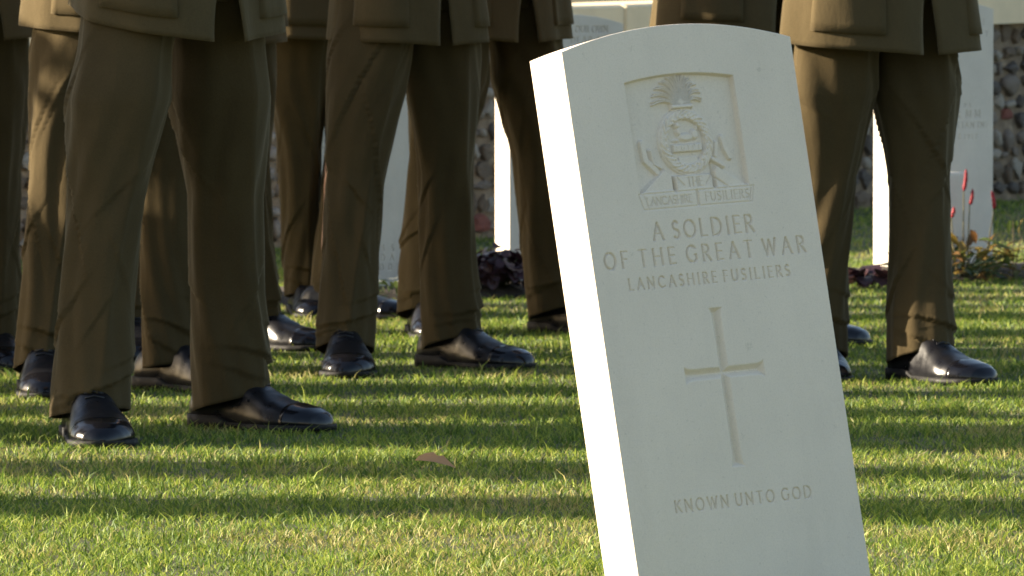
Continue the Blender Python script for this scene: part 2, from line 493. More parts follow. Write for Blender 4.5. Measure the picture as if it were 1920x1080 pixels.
def headstone(loc, rot, mat, patches, label, rise=.027, hc=.786, group=None, seed=0):
    """slab 0.381 x 0.076 x 0.813 m; local X right, Y back, Z up; carved patches set flush in the front"""
    root = empty('headstone', loc, rot)
    W, T, b = 190.5, 76.0, 1.6
    sag = rise * 1000; HC = hc * 1000; foot = -120.0
    top = lambda u: HC + sag * (1 - (u / W) ** 2)
    us = set(np.linspace(-W + b, W - b, 53).round(2)); vs = {foot, 0.0, HC - 30.0}
    for nm, (u0, u1, v0, v1), step, fn in patches:
        us |= {u0, u1}; vs |= {v0, v1}
    us, vs = np.array(sorted(us)), np.array(sorted(vs))
    mb = MB()
    n, m = len(vs) + 1, len(us)
    V = np.vstack([np.repeat(vs[:, None], m, 1), (top(us) - b)[None]])
    U = np.repeat(us[None], n, 0)
    q = gridq(n, m).reshape(n - 1, m - 1, 4)
    keep = np.ones((n - 1, m - 1), bool)
    for nm, (u0, u1, v0, v1), step, fn in patches:
        uc, vc = (us[:-1] + us[1:]) / 2, (V[:-1, 0] + V[1:, 0]) / 2
        keep &= ~(((vc > v0) & (vc < v1))[:, None] & ((uc > u0) & (uc < u1))[None])
    mb.add(np.stack([U, 0 * U, V], -1) / 1000, q[keep])
    # rim, sides and back from the outline, walked round once
    def ringpts(off, y):
        uu = np.clip(us, -W + b, W - b) / (W - b) * (W - off)
        L = [(-W + off, v) for v in V[:-1, 0]] + [(a, top(a) - off) for a in uu] + [(W - off, v) for v in V[:-1, 0][::-1]]
        return np.array([(a, y, v) for a, v in L])
    rs = np.stack([ringpts(b, 0), ringpts(.35, .45), ringpts(0, b), ringpts(0, T - b), ringpts(b, T)]) / 1000
    k = rs.shape[1]
    mb.add(rs.reshape(-1, 3), gridq(5, k, True))
    bk = rs[-1]; c = bk.mean(0)
    j = np.arange(k)
    mb.add(np.vstack([bk, c]), None, np.stack([j, (j + 1) % k, np.full(k, k)], -1))
    slab = mb.build('slab', mat, root, smooth=False)
    for nm, (u0, u1, v0, v1), step, fn in patches:
        nu, nv = int(round((u1 - u0) / step)) + 1, int(round((v1 - v0) / step)) + 1
        uu, vv = np.linspace(u0, u1, nu), np.linspace(v0, v1, nv)
        PU, PV = np.meshgrid(uu, vv)
        Dp = fn(PU, PV)
        Dp[0] = Dp[-1] = 0; Dp[:, 0] = Dp[:, -1] = 0
        pb = MB()
        pb.add(np.stack([PU, Dp, PV], -1) / 1000, gridq(nv, nu))
        for a, fl in ((np.stack([uu, 0 * uu, 0 * uu + v0], -1), False), (np.stack([uu, 0 * uu, 0 * uu + v1], -1), True), (np.stack([0 * vv + u0, 0 * vv, vv], -1), True), (np.stack([0 * vv + u1, 0 * vv, vv], -1), False)):
            pb.add(np.vstack([a, a + [0, 9, 0]]) / 1000, gridq(2, len(a), False, 0, fl))
        pb.build(nm, mat, root)
    tag(root, label, 'headstone', group)
    return root

def yaw_lean_roll(psi, phi, th):
    c, s = math.cos(th), math.sin(th); R = Matrix(((c, 0, -s), (0, 1, 0), (s, 0, c)))
    c, s = math.cos(phi), math.sin(phi); L = Matrix(((1, 0, 0), (0, c, s), (0, -s, c)))
    c, s = math.cos(psi), math.sin(psi); Y = Matrix(((c, -s, 0), (s, c, 0), (0, 0, 1)))
    return (Y @ L @ R).to_euler()

headstone((.33349, 9.16416, .0049), yaw_lean_roll(.60699, .18064, .05013), M['stone_near'], [
    ('badge_panel', (-106., 98., 562., 752.), .75, f_badge),
    ('inscription', (-100., 96., 522., 554.), .65, f_text([('A SOLDIER', -86, 82, 526.5, 22.5, 4.4)])),
    ('inscription', (-182., 174., 487., 520.), .65, f_text([('OF THE GREAT WAR', -171, 163, 493, 21.5, 4.3)])),
    ('inscription', (-146., 142., 457., 484.), .6, f_text([('LANCASHIRE FUSILIERS', -137, 131, 463, 14.5, 3.4)])),
    ('cross', (-78., 76., 206., 440.), 1.0, f_cross),
    ('inscription', (-126., 124., 157., 187.), .6, f_text([('KNOWN UNTO GOD', -115, 112, 164, 15.5, 3.4)])),
], 'white headstone carved with a badge, a cross and KNOWN UNTO GOD, leaning back')

# ------------------------------------------------------------------ row of headstones behind the soldiers
ROWPSI = rad(33)
ROW0 = np.array([-.40, 18.95]); ROWD = np.array([math.cos(rad(40)), math.sin(rad(40))]); STEP = .722
far = {}
def row_stone(i, label, patches, dz=0, lean=0., group=None):
    p = ROW0 + ROWD * STEP * i
    far[i] = p
    return headstone((p[0], p[1], float(ground_z(p[0], p[1])) + dz), yaw_lean_roll(ROWPSI, lean, 0), M['stone_far'], patches, label, group=group)
row_stone(-1.93, 'white headstone standing between the two soldiers, beside bare flint wall', [])
row_stone(-1, 'white headstone almost hidden by the legs of the foremost soldier', [])
row_stone(0, 'white headstone with worn lettering seen between a pair of trouser legs', [
    ('inscription', (-180., 180., 40., 150.), 1.1, f_text([('SMISS', -40, 90, 128, 16, 3.6), ('OUNDA', -40, 90, 102, 16, 3.6), ('R DADDY', -40, 110, 76, 16, 3.6), ('AD', -10, 30, 50, 16, 3.6)])),
    ('inscription', (-180., 180., 395., 450.), 1.1, f_text([('SE', -140, -112, 428, 16, 3.6), ('TU', -140, -108, 400, 16, 3.6)]))])
row_stone(1, 'white headstone with sunlit edge rising behind the purple plant', dz=-.038, patches=[
    ('inscription', (-176., 176., 726., 783.), 1.1, f_text([('OUR OWN', 28, 138, 761, 18, 4.6), ('DEAR A', 14, 112, 731, 18, 4.6)]))])
row_stone(2, 'white headstone hidden behind the leaning carved headstone', [])
row_stone(3, 'white headstone with red flower spikes growing up its face', [
    ('inscription', (-180., 180., 395., 520.), 1.1, f_text([('CPL', 60, 110, 496, 13, 3), ('R MM', 55, 142, 466, 22, 4.4), ('ALIAN INF', 40, 172, 436, 17, 3.8), ('ER 1917', 45, 130, 404, 14, 3.2)])),
    ('inscription', (-180., 180., 690., 765.), 1.1, f_text([('PTE', 95, 160, 738, 17, 3.6), ('TTLEY', 85, 170, 705, 17, 3.6)]))], dz=.0)
row_stone(4, 'white headstone standing past the red flower spikes by the flint wall', [])

# small low white block in front of the flowered headstone
pm = at_depth(1790, 430, far[3][1] - .10)
mk = empty('marker_stone', (pm[0] - .035, far[3][1] - .13, 0), (0, 0, ROWPSI))
mb = MB()
prof = [(-.045, -.03), (.045, -.03), (.045, .03), (-.045, .03)]
rings = []
for z, s in ((-.05, 1), (.300, 1), (.308, .96), (.312, .86)):
    rings.append([(x * s * 1.3, y * s, z) for x, y in prof])
mb.loft(rings)
mb.build('block', M['stone_far'], mk, smooth=False)
tag(mk, 'small low white stone block in front of the headstone with red flowers', 'stone marker')

# ------------------------------------------------------------------ flint wall with coping
WA, WB = np.array([-1.5, 21.7]), np.array([1.95, 25.75])
WD = (WB - WA) / np.linalg.norm(WB - WA); WN = np.array([WD[1], -WD[0]])          # WN faces the camera
wall_L0, wall_L1 = -2.6, 8.2
def wall_pt(s, out, z):
    p = WA + WD * s + WN * out
    rise = .021 * max(0.0, s - 2.2)
    return np.array([p[0], p[1], z + rise])
wroot = empty('flint_wall', (0, 0, 0))
tag(wroot, 'low flint and mortar wall with pale stone coping behind the headstones', 'wall')
def wall_box(mb, s0, s1, o0, o1, z0, z1):
    v = [wall_pt(s, o, z) for s in (s0, s1) for o in (o0, o1) for z in (z0, z1)]
    mb.add(v, [[0, 1, 3, 2], [4, 6, 7, 5], [0, 4, 5, 1], [2, 3, 7, 6], [1, 5, 7, 3], [0, 2, 6, 4]])
mb = MB()
n_s, n_z = 220, 22
ss, zz = np.linspace(wall_L0, wall_L1, n_s), np.linspace(-.15, .66, n_z)
gridv = np.array([[wall_pt(s, .006 * math.sin(s * 31 + z * 23) + .005 * math.sin(s * 67 - z * 51), z) for s in ss] for z in zz])
mb.add(gridv, gridq(n_z, n_s))
wall_box(mb, wall_L0, wall_L1, -.36, -.02, -.2, .66)
mb.build('mortar_core', M['mortar'], wroot)
# stones: domes with a ragged outline, eight shapes shared
def dome(seed):
    r_ = np.random.default_rng(seed); m = 8
    th = np.arange(m) / m * 2 * np.pi + r_.uniform(-.2, .2, m)
    rr = r_.uniform(.58, 1.15, m)
    rings = []
    off = r_.uniform(-.18, .18, 2)
    for k, y in ((1.0, .35), (1.02, -.1), (.86, -.62), (.5, -.80)):
        q = rr * k * r_.uniform(.93, 1.07, m)
        rings.append(np.stack([np.cos(th) * q, np.full(m, y) + r_.uniform(-.16, .16, m), np.sin(th) * q], -1) + [off[0] * (y < -.3), 0, off[1] * (y < -.3)])
    mb = MB(); mb.loft(rings, (False, True), flip=False)
    return mesh('flint', np.vstack(mb.v), np.vstack(mb.q), np.vstack(mb.t), seed % 3 == 0)
domes = []
for k in range(10):
    for mi in range(4):
        d = dome(100 + k); d.materials.append(M['flint'][mi]); domes.append(d)
red_me = dome(133); red_me.materials.append(M['brick'])
cand = []
row, z = 0, .02
while z < .635:
    hrow = .062 + .016 * math.sin(row * 2.3)
    s = wall_L0 + .03 * (row % 3)
    while s < wall_L1:
        wst = random.choice([random.uniform(.04, .075), random.uniform(.06, .125)])
        cand.append((s + wst / 2, z + hrow / 2 + random.uniform(-.012, .012), wst / 2 * random.uniform(.75, 1.05), hrow / 2 * random.uniform(.65, 1.2)))
        s += wst
    z += hrow; row += 1
def px_of(P):
    d = P[1] * CP - (P[2] - CAMH) * SP
    return 960 + FPX * P[0] / d, 540 - FPX * (P[1] * SP + (P[2] - CAMH) * CP) / d
wins = [(25, 85), (880, 965), (1600, 1665), (1868, 1925)]
def rank(c):
    x = px_of(wall_pt(c[0], 0, c[1]))[0]
    return min(0 if a <= x <= b else min(abs(x - a), abs(x - b)) for a, b in wins)
cand.sort(key=rank)
wyaw = math.atan2(WD[1], WD[0])
stuff = MB(); stuff_mats = []
bricks_at = [(1890, 208), (897, 408), (1648, 300)]
redset = {min(range(len(cand)), key=lambda i: math.dist(px_of(wall_pt(cand[i][0], 0, cand[i][1])), t)) for t in bricks_at}
for i, (s, z, hw, hh) in enumerate(cand):
    P = wall_pt(s, .004, z)
    red = i in redset
    me = red_me if red else random.choice(domes)
    dep = random.uniform(.012, .028)
    ang = random.uniform(-.25, .25)
    if i < 296:
        o = bpy.data.objects.new('brick' if red else 'flint', me)
        o.location = P; o.rotation_euler = (0, ang if not red else 0, wyaw); o.scale = (hw, dep, hh)
        link(o, wroot)
    else:
        mt = (Matrix.Translation(P) @ Euler((0, ang, wyaw)).to_matrix().to_4x4() @ Matrix.Diagonal((hw, dep, hh, 1)))
        co = np.empty(len(me.vertices) * 3); me.vertices.foreach_get('co', co)
        co = co.reshape(-1, 3) @ np.array(mt.to_3x3()).T + np.array(mt.translation)
        qs = [p.vertices[:] for p in me.polygons if len(p.vertices) == 4]; ts = [p.vertices[:] for p in me.polygons if len(p.vertices) == 3]
        stuff.add(co, qs, ts)
so = stuff.build('flints', M['flint'][2], wroot)
so['kind'] = 'stuff'
# coping blocks, weathered top
s = wall_L0
while s < wall_L1:
    ln = random.uniform(.75, 1.0)
    mb = MB()
    o = random.uniform(-.004, .004)
    rings = []
    for e in (s + .004, s + .012, s + ln - .012, s + ln - .004):
        k = .006 if e in (s + .004, s + ln - .004) else 0
        rings.append([wall_pt(e, q[0], q[1]) for q in ((.045 + o - k, .655 + k), (.045 + o - k, .768 - k), (.030 + o - k, .776 - k), (-.17, .780 - k), (-.37 + k, .776 - k), (-.385 + k, .768), (-.385 + k, .655 + k))])
    mb.loft(rings)
    mb.build('coping_stone', M['coping'], wroot, smooth=False)
    s += ln

# ------------------------------------------------------------------ soldiers
def wrap(a):
    return (a + np.pi) % (2 * np.pi) - np.pi

def smooth01(t):
    t = np.clip(t, 0, 1); return t * t * (3 - 2 * t)

def interp(z, tab):
    return np.interp(z, [t[0] for t in tab], [t[1] for t in tab])

def vdir(a):
    """unit vector at angle a from 'towards the camera', positive to the right; and its left-hand side"""
    return np.array([math.sin(a), -math.cos(a), 0]), np.array([math.cos(a), math.sin(a), 0])

def leg_mesh(mb, ankle, hip, foot_a, face_a, side, seed, k, fat):
    r_ = np.random.default_rng(seed)
    NZ, NT = 190, 88
    th = np.linspace(0, 2 * np.pi, NT, endpoint=False)
    ztop = .87 * k
    t = np.linspace(0, 1, NZ) ** .92
    zh = .052 + .015 * np.cos(th) + .006 * np.sin(th + r_.uniform(0, 6))
    Z = zh[None] * (1 - t[:, None]) + ztop * t[:, None]
    zz = Z / k
    a = interp(zz, [(0, .074), (.10, .073), (.25, .069), (.44, .071), (.53, .082), (.62, .097), (.76, .107), (.87, .112)]) * fat
    b = interp(zz, [(0, .067), (.10, .066), (.25, .062), (.44, .066), (.53, .080), (.62, .094), (.76, .094), (.87, .098)]) * fat
    a = a * (1 + (1 / fat - 1) * smooth01((zz - .62) / .10)); b = b * (1 + (1 / fat - 1) * smooth01((zz - .62) / .10))
    T = th[None] + 0 * Z
    R = np.zeros(Z.shape)
    R += .0055 * np.exp(-np.abs(wrap(T) / .12) ** 1.3) + .0045 * np.exp(-np.abs(wrap(T - np.pi) / .12) ** 1.3)      # pressed creases
    def crease(x):                                                                                  # soft above, tucked sharply under
        return np.where(x > 0, np.exp(-np.clip(x, 0, 30)), -.55 * np.exp(np.clip(x, -30, 0) * 2.2))
    for _ in range(10):                                                                             # slanting folds
        z0 = r_.choice([r_.uniform(.15, .34), r_.uniform(.38, .54), r_.uniform(.58, .72)])
        t0 = r_.uniform(-np.pi, np.pi); slp = r_.uniform(.04, .20) * r_.choice([-1, 1])
        wd = r_.uniform(.020, .045); am = r_.uniform(.0022, .0062)
        dt = wrap(T - t0)
        R += am * crease((zz - z0 - slp * dt) / wd) * np.exp(-(dt / r_.uniform(.45, .9)) ** 2)
    tb0 = r_.uniform(-.6, .6); bz = r_.uniform(-.012, .025); tl = r_.uniform(.012, .035) * r_.choice([-1, 1])
    for zc, am, wdt, ph_ in ((.118, .0095, 1.25, 0), (.168, .0050, .9, .8), (.090, .0045, .8, -.9)):    # the break over the instep
        dt = wrap(T - tb0 - ph_)
        R += am * crease((zz - bz - zc - tl * np.sin(dt)) / .030) * np.exp(-(dt / wdt) ** 2)
    tb1 = tb0 + r_.uniform(1.7, 2.6) * r_.choice([-1, 1])
    R += .006 * crease((zz - .20 - .10 * wrap(T - tb1)) / .03) * np.exp(-(wrap(T - tb1) / .8) ** 2)
    for sm in (-np.pi / 2, np.pi / 2):                                                              # side seams
        R -= .0012 * np.exp(-(wrap(T - sm) / .035) ** 2)
    p1, p2, p3 = r_.uniform(0, 6.3, 3)
    R += .0035 * np.sin(2 * T + p1 + 5 * zz) + .0025 * np.sin(5 * T + 2.5 * np.sin(6 * zz + p2) + p3) * smooth01(zz * 3)
    R += .0016 * np.sin(9 * T + 4 * np.sin(9 * zz + p1)) 
    ca, sa = np.cos(T), np.sin(T)
    sup = (np.abs(ca) ** 1.75 + np.abs(sa) ** 1.75) ** (-1 / 1.75)
    u = smooth01((zz - .02) / .85)
    fa = foot_a * (1 - smooth01(zz / .6)) + face_a * smooth01(zz / .6)
    Fx, Fy = np.sin(fa), -np.cos(fa); Lx, Ly = np.cos(fa), np.sin(fa)
    bow = .012 * side * np.sin(np.pi * np.clip(zz / .87, 0, 1))
    lin = np.clip(zz / .87, 0, 1)
    cx = ankle[0] * (1 - lin) + hip[0] * lin; cy = ankle[1] * (1 - lin) + hip[1] * lin
    fo = a * sup * ca + R * ca; la = b * sup * sa + R * sa + bow
    cf = .012 * np.exp(-(zz / .2) ** 2)                                                            # hem rides on the instep
    X = cx + Fx * (fo + cf) + Lx * la; Y = cy + Fy * (fo + cf) + Ly * la
    rings = np.stack([X, Y, Z], -1)
    c0 = rings[0].mean(0)
    in1 = rings[0] + (c0 - rings[0]) * .05; in1[:, 2] = rings[0][:, 2] + .0005
    in2 = rings[0] + (c0 - rings[0]) * .10; in2[:, 2] = rings[0][:, 2] + .05
    rings = np.concatenate([[in2, in1], rings])
    mb.loft(rings, (False, True))

def make_shoe_meshes():
    NS, NT = 60, 28
    s = np.concatenate([np.linspace(0, .12, 14), np.linspace(.14, .88, 32), np.linspace(.9, 1, 14)])
    L = .300
    wtab = [(0, .012), (.02, .022), (.06, .030), (.12, .034), (.3, .034), (.45, .037), (.65, .0475), (.78, .0475), (.88, .041), (.95, .029), (.985, .016), (1, .006)]
    htab = [(0, .040), (.02, .066), (.08, .080), (.25, .094), (.36, .100), (.46, .092), (.56, .074), (.68, .058), (.80, .049), (.90, .042), (.96, .034), (.99, .024), (1, .016)]
    ctab = [(0, 0), (.3, 0), (.7, .004), (1, -.006)]
    def rings(lo, hi, grow):
        out = []
        for q in s[(s >= lo - 1e-6) & (s <= hi + 1e-6)]:
            wv, hv, cv = interp(q, wtab) + grow, interp(q, htab) + grow, interp(q, ctab)
            base = .012 + .014 * (1 - smooth01((q - .28) / .1)) * .9
            th = np.linspace(0, 2 * np.pi, NT, endpoint=False)
            ca, sa = np.cos(th), np.sin(th)
            x = np.sign(ca) * np.abs(ca) ** .72 * wv
            z = np.where(sa > 0, base + (hv - base) * np.abs(sa) ** .85, base - .003 * np.abs(sa))
            crease = -.0022 * np.exp(-((q - .62 - .1 * np.abs(ca)) / .012) ** 2) - .0018 * np.exp(-((q - .57 + .05 * ca) / .010) ** 2)
            z = z + np.where(sa > .2, crease, 0)
            out.append(np.stack([x + cv, np.full(NT, -(q - .35) * L), z], -1))
        return out
    up = MB(); up.loft(rings(0, 1, 0))
    capm = MB(); capm.loft(rings(.775, 1, .0013), (True, True))
    sole = MB()
    q = np.linspace(0, 1, 60)
    side = np.stack([interp(q, wtab) + .0045 + interp(q, ctab), -(q - .35) * L * 1.015 - .001], -1)
    sidel = np.stack([-(interp(q, wtab) + .0045) + interp(q, ctab), -(q - .35) * L * 1.015 - .001], -1)[::-1]
    ol = np.vstack([side, sidel]); y0 = (-(ol[:, 1]) / L / 1.015 + .35)
    hgt = .013 + .013 * (1 - smooth01((y0 - .28) / .1)) * .9
    bot = .010 * smooth01((y0 - .82) / .18)
    wst = np.where((y0 > .30) & (y0 < .45), .006, 0)
    r0 = np.column_stack([ol, bot * .5 + wst]); r1 = np.column_stack([ol, hgt]); r2 = np.column_stack([ol * [.95, 1], hgt + .001])
    sole.loft([r0, r1, r2])
    lace = MB()
    for i, yq in enumerate((.40, .44, .48, .52)):
        zc = interp(yq, htab) + .0015; y = -(yq - .35) * L; wv = .014
        lace.tube([(-wv, y - .002, zc - .004), (0, y, zc), (wv, y - .002, zc - .004)], [.002] * 3, 6)
    f = lambda nm, b, mt: (lambda me: (me.materials.append(mt), me)[1])(mesh(nm, np.vstack(b.v), np.vstack(b.q) if b.q else None, np.vstack(b.t)))
    return f('shoe', up, M['leather']), f('toe_cap', capm, M['toecap']), f('sole', sole, M['sole']), f('laces', lace, M['leather'])
SHOE = make_shoe_meshes()

def torso_dims(z, k, wide):
    zz = z / k
    a = interp(zz, [(.70, .222), (.85, .205), (1.0, .175), (1.08, .165), (1.20, .185), (1.33, .205), (1.42, .185), (1.47, .12), (1.50, .070)]) * wide
    b = interp(zz, [(.70, .185), (.85, .168), (1.0, .138), (1.08, .125), (1.20, .135), (1.33, .140), (1.42, .110), (1.47, .080), (1.50, .066)]) * wide
    return a, b

def soldier(spec):
    (rx, ry), (lx, ly) = spec['feet']                  # pixels (or metres when 'm') of the middle of each shoe on the ground
    k, wide, seed, face = spec.get('k', 1.0), spec.get('wide', 1.0), spec['seed'], rad(spec.get('face', 36))
    fat = spec.get('fat', 1.0)
    fr, fl = rad(spec['dirs'][0]), rad(spec['dirs'][1])
    if spec.get('m'):
        R0, L0 = np.array([rx, ry, 0.]), np.array([lx, ly, 0.])
    else:
        R0, L0 = gp(rx, ry), gp(lx, ly)
    base = (R0 + L0) / 2
    root = empty('person', base)
    r_ = np.random.default_rng(seed)
    F, Lt = vdir(face)
    ankles = []
    for P, a in ((R0, fr), (L0, fl)):
        ankles.append(P - base - vdir(a)[0] * .078)
    hipc = (ankles[0] + ankles[1]) / 2 + np.array([spec.get('hx', 0) + .018, 0, 0]) - F * .01
    hips = [hipc - Lt * .088 * wide, hipc + Lt * .088 * wide]
    # trousers
    mb = MB()
    for i, sd in ((0, -1), (1, 1)):
        leg_mesh(mb, ankles[i], hips[i], (fr, fl)[i], face, sd, seed * 10 + i, k, fat)
    th = np.linspace(0, 2 * np.pi, 40, endpoint=False)
    pel = []
    for z, aa, bb in ((.80, .16, .10), (.84, .178, .118), (.92, .178, .125), (1.02, .160, .115), (1.06, .155, .11)):
        pel.append(hipc + np.outer(np.cos(th) * bb, F) + np.outer(np.sin(th) * aa * wide, Lt) + [0, 0, z * k])
    mb.loft(pel)
    tr = mb.build('trousers', M['wool'], root)
    # shoes
    for P, a, sd in ((R0, fr, 1), (L0, fl, -1)):
        sh = bpy.data.objects.new('shoe', SHOE[0]); link(sh, root)
        sh.location = Vector(P - base - vdir(a)[0] * .045)
        sh.rotation_euler = (0, 0, a)
        sh.scale = (sd * 1.24 * k, 1.04 * k, 1.06 * k)
        for nm, me in (('toe_cap', SHOE[1]), ('sole', SHOE[2]), ('laces', SHOE[3])):
            c = bpy.data.objects.new(nm, me); link(c, sh)
    # jacket: sheet open at the front below the belt, closed above
    hem, drop, gap = spec.get('hem', .74), spec.get('drop', .02), spec.get('gap', .16)
    NZ, NT = 64, 96
    q = np.linspace(0, 1, NT)
    zbase = np.concatenate([np.linspace(0, 1, 34) ** 1.0 * (1.06 * k - hem) + hem, np.linspace(1.08, 1.52, NZ - 34) * k])
    ph = r_.uniform(0, 6.3, 4)
    def jk(theta, z, off=0.0):
        a, b = torso_dims(z, k, wide)
        sk = smooth01((1.05 * k - z) / .3)
        wv = sk * (.007 * np.sin(3 * theta + ph[0]) + .005 * np.sin(5 * theta + ph[1] + 3 * z) + .003 * np.sin(8 * theta + ph[2]) + .002 * np.sin(13 * theta + ph[3] + 9 * z))
        fo = (b + off + wv) * np.cos(theta); la = (a + off + wv) * np.sin(theta)
        return np.stack([hipc[0] + F[0] * fo + Lt[0] * la, hipc[1] + F[1] * fo + Lt[1] * la, z + 0 * theta], -1)
    rows = []
    for zb in zbase:
        s0 = smooth01((zb - hem) / (1.04 * k - hem))
        g_ = gap * (1 - s0) ** 1.2 - .05 * s0
        theta = g_ + (2 * np.pi - 2 * g_) * q
        z = zb + drop * (1 - s0) * (.5 - .5 * np.cos(theta)) * np.where(np.sin(theta) < 0, 1.0, .7) * 1.0
        z = z - .006 * (1 - s0) * np.exp(-(wrap(theta) / .35) ** 2)
        off = np.where(q < .5, .004 * s0, 0)
        rows.append(jk(theta, z, off))
    mb = MB(); mb.add(np.array(rows), gridq(NZ, NT))
    for sd in (-1, 1):                                  # sleeves, hands clasped behind the back
        sho = hipc + Lt * sd * .185 * wide + np.array([0, 0, 1.405 * k]); elb = hipc + Lt * sd * .285 * wide - F * .07 + np.array([0, 0, 1.14 * k])
        wr = hipc + Lt * sd * .075 - F * .215 + np.array([0, 0, 1.00 * k])
        pts, rr = [], []
        for i in range(9):
            t = i / 8; pts.append(sho * (1 - t) + elb * t); rr.append(.072 - .014 * t)
        for i in range(1, 8):
            t = i / 7; pts.append(elb * (1 - t) + wr * t); rr.append(.058 - .012 * t)
        mb.tube(pts, rr, 16)
    jo = mb.build('jacket', M['wool_dark'], root)
    so_ = jo.modifiers.new('thickness', 'SOLIDIFY'); so_.thickness = .0032; so_.offset = -1
    # bellows pockets, flaps, belt, buttons
    for sd in (-1, 1):
        t0, t1 = .50, 1.30
        for nm, z0, z1, of, tt0, tt1 in (('pocket', hem + .034, .985 * k, .0065, t0, t1), ('pocket_flap', .955 * k, 1.02 * k, .012, t0 - .03, t1 + .03)):
            nt_, nz_ = 22, 22
            tg = np.linspace(tt0, tt1, nt_) * sd; zg = np.linspace(z0, z1, nz_)
            TT, ZZ = np.meshgrid(tg, zg)
            edge = np.minimum(np.minimum(np.arange(nt_), np.arange(nt_)[::-1])[None], np.minimum(np.arange(nz_), np.arange(nz_)[::-1])[:, None])
            offs = np.where(edge == 0, -.004, of + .0012 * np.sin(TT * 9 + ph[0]) * np.sin((ZZ - z0) * 22))
            TT2 = TT.copy(); ZZ2 = ZZ.copy()
            zd = drop * (1 - smooth01((ZZ - hem) / (1.04 * k - hem))) * (.5 - .5 * np.cos(TT)) * (1.0 if sd < 0 else .7)
            # second column sits almost over the first so that the edge stands square
            for ax in (0,):
                ZZ2[1] = ZZ2[0] + .0015; ZZ2[-2] = ZZ2[-1] - .0015; TT2[:, 1] = TT2[:, 0] + .006 * sd; TT2[:, -2] = TT2[:, -1] - .006 * sd
            pv = jk(TT2.ravel(), (ZZ2 + zd).ravel(), offs.ravel())
            pb = MB(); pb.add(pv, gridq(nz_, nt_, False, 0, sd < 0))
            pb.build(nm, M['wool_dark'], jo)
    mb = MB()
    zb_ = np.array([1.045, 1.045, 1.095, 1.095]) * k; ob = (.002, .012, .012, .002)
    th = np.linspace(0, 2 * np.pi, 64, endpoint=False)
    mb.loft([jk(th, np.full(64, z), o) for z, o in zip(zb_, ob)], (False, False))
    mb.build('belt', M['belt'], root)
    for zb in (1.00, 1.15, 1.25, 1.34):
        c = jk(np.array([.02]), np.array([zb * k]), .006)[0]
        rings = [[c + F * d + r * (math.cos(t) * Lt + math.sin(t) * np.array([0, 0, 1])) for t in np.arange(10) / 10 * 6.283] for d, r in ((0, .010), (.004, .010), (.007, .005))]
        mb = MB(); mb.loft(rings); mb.build('button', M['brass'], jo)
    # body: one continuous skinned figure under the uniform
    vs, es, rd = [], [], []
    def av(p, r, par=None):
        vs.append(tuple(p)); rd.append(r)
        if par is not None: es.append((par, len(vs) - 1))
        return len(vs) - 1
    Zv = lambda z: np.array([0, 0, z * k])
    pe = av(hipc + Zv(.95), .10)
    ch = av(hipc + Zv(1.15), .10, pe); c2 = av(hipc + Zv(1.36), .10, ch); nk = av(hipc + Zv(1.50), .055, c2)
    hd0 = av(hipc + Zv(1.575) + F * .015, .062, nk); hd1 = av(hipc + Zv(1.66) + F * .02, .083, hd0); hd2 = av(hipc + Zv(1.75) + F * .01, .070, hd1)
    av(hipc + Zv(1.645) + F * .118, .012, hd1)
    for sd in (-1, 1):
        av(hipc + Zv(1.65) + Lt * sd * .092, .014, hd1)
        i = 0 if sd < 0 else 1
        a = av(hips[i] + Zv(.86), .075, pe)
        kn = ankles[i] * .45 + hips[i] * .55; b_ = av(kn + Zv(.50), .05, a)
        c_ = av(ankles[i] + Zv(.10), .030, b_); av(ankles[i] + Zv(.045) + vdir((fr, fl)[i])[0] * .05, .020, c_)
        s_ = av(hipc + Lt * sd * .165 + Zv(1.395), .05, c2); e_ = av(hipc + Lt * sd * .275 * wide - F * .07 + Zv(1.14), .038, s_)
        w_ = av(hipc + Lt * sd * .070 - F * .217 + Zv(.995), .026, e_); pm_ = av(hipc - Lt * sd * .005 - F * (.225 + .02 * (sd > 0)) + Zv(.965), .026, w_)
        for f_ in range(4):
            f1 = av(hipc - Lt * sd * (.055 + .004 * f_) - F * (.235 + .02 * (sd > 0)) + Zv(.972 - .018 * f_), .009, pm_)
            av(hipc - Lt * sd * (.078 - .003 * f_) - F * (.215 + .02 * (sd > 0)) + Zv(.958 - .018 * f_), .008, f1)
        t_ = av(hipc + Lt * sd * .03 - F * (.25 + .02 * (sd > 0)) + Zv(1.0), .010, w_); av(hipc - Lt * sd * .01 - F * (.262 + .02 * (sd > 0)) + Zv(1.005), .009, t_)
    me = bpy.data.meshes.new('body'); me.from_pydata(vs, es, [])
    bo = obj('body', me, M['skin'], root)
    sm_ = bo.modifiers.new('skin', 'SKIN'); sm_.use_smooth_shade = True
    if not me.skin_vertices: me.skin_vertices.new() if hasattr(me.skin_vertices, 'new') else None
    if me.skin_vertices:
        for i, r in enumerate(rd): me.skin_vertices[0].data[i].radius = (r, r)
        me.skin_vertices[0].data[pe].use_root = True
    ss_ = bo.modifiers.new('round', 'SUBSURF'); ss_.levels = ss_.render_levels = 1
    # peaked cap
    mb = MB(); hc_ = hipc + F * .012
    th = np.linspace(0, 2 * np.pi, 32, endpoint=False)
    mb.loft([hc_ + np.outer(np.cos(th) * b_, F) + np.outer(np.sin(th) * a_, Lt) + np.array([0, 0, z]) * k + np.outer(np.cos(th) * tl, [0, 0, 1]) for z, a_, b_, tl in ((1.71, .088, .104, 0), (1.755, .089, .106, 0), (1.785, .125, .14, .012), (1.80, .12, .135, .014), (1.81, .06, .07, .01))], (False, True))
    cp = mb.build('peaked_cap', M['wool_dark'], root)
    mb = MB(); tv = np.linspace(-1.1, 1.1, 16)
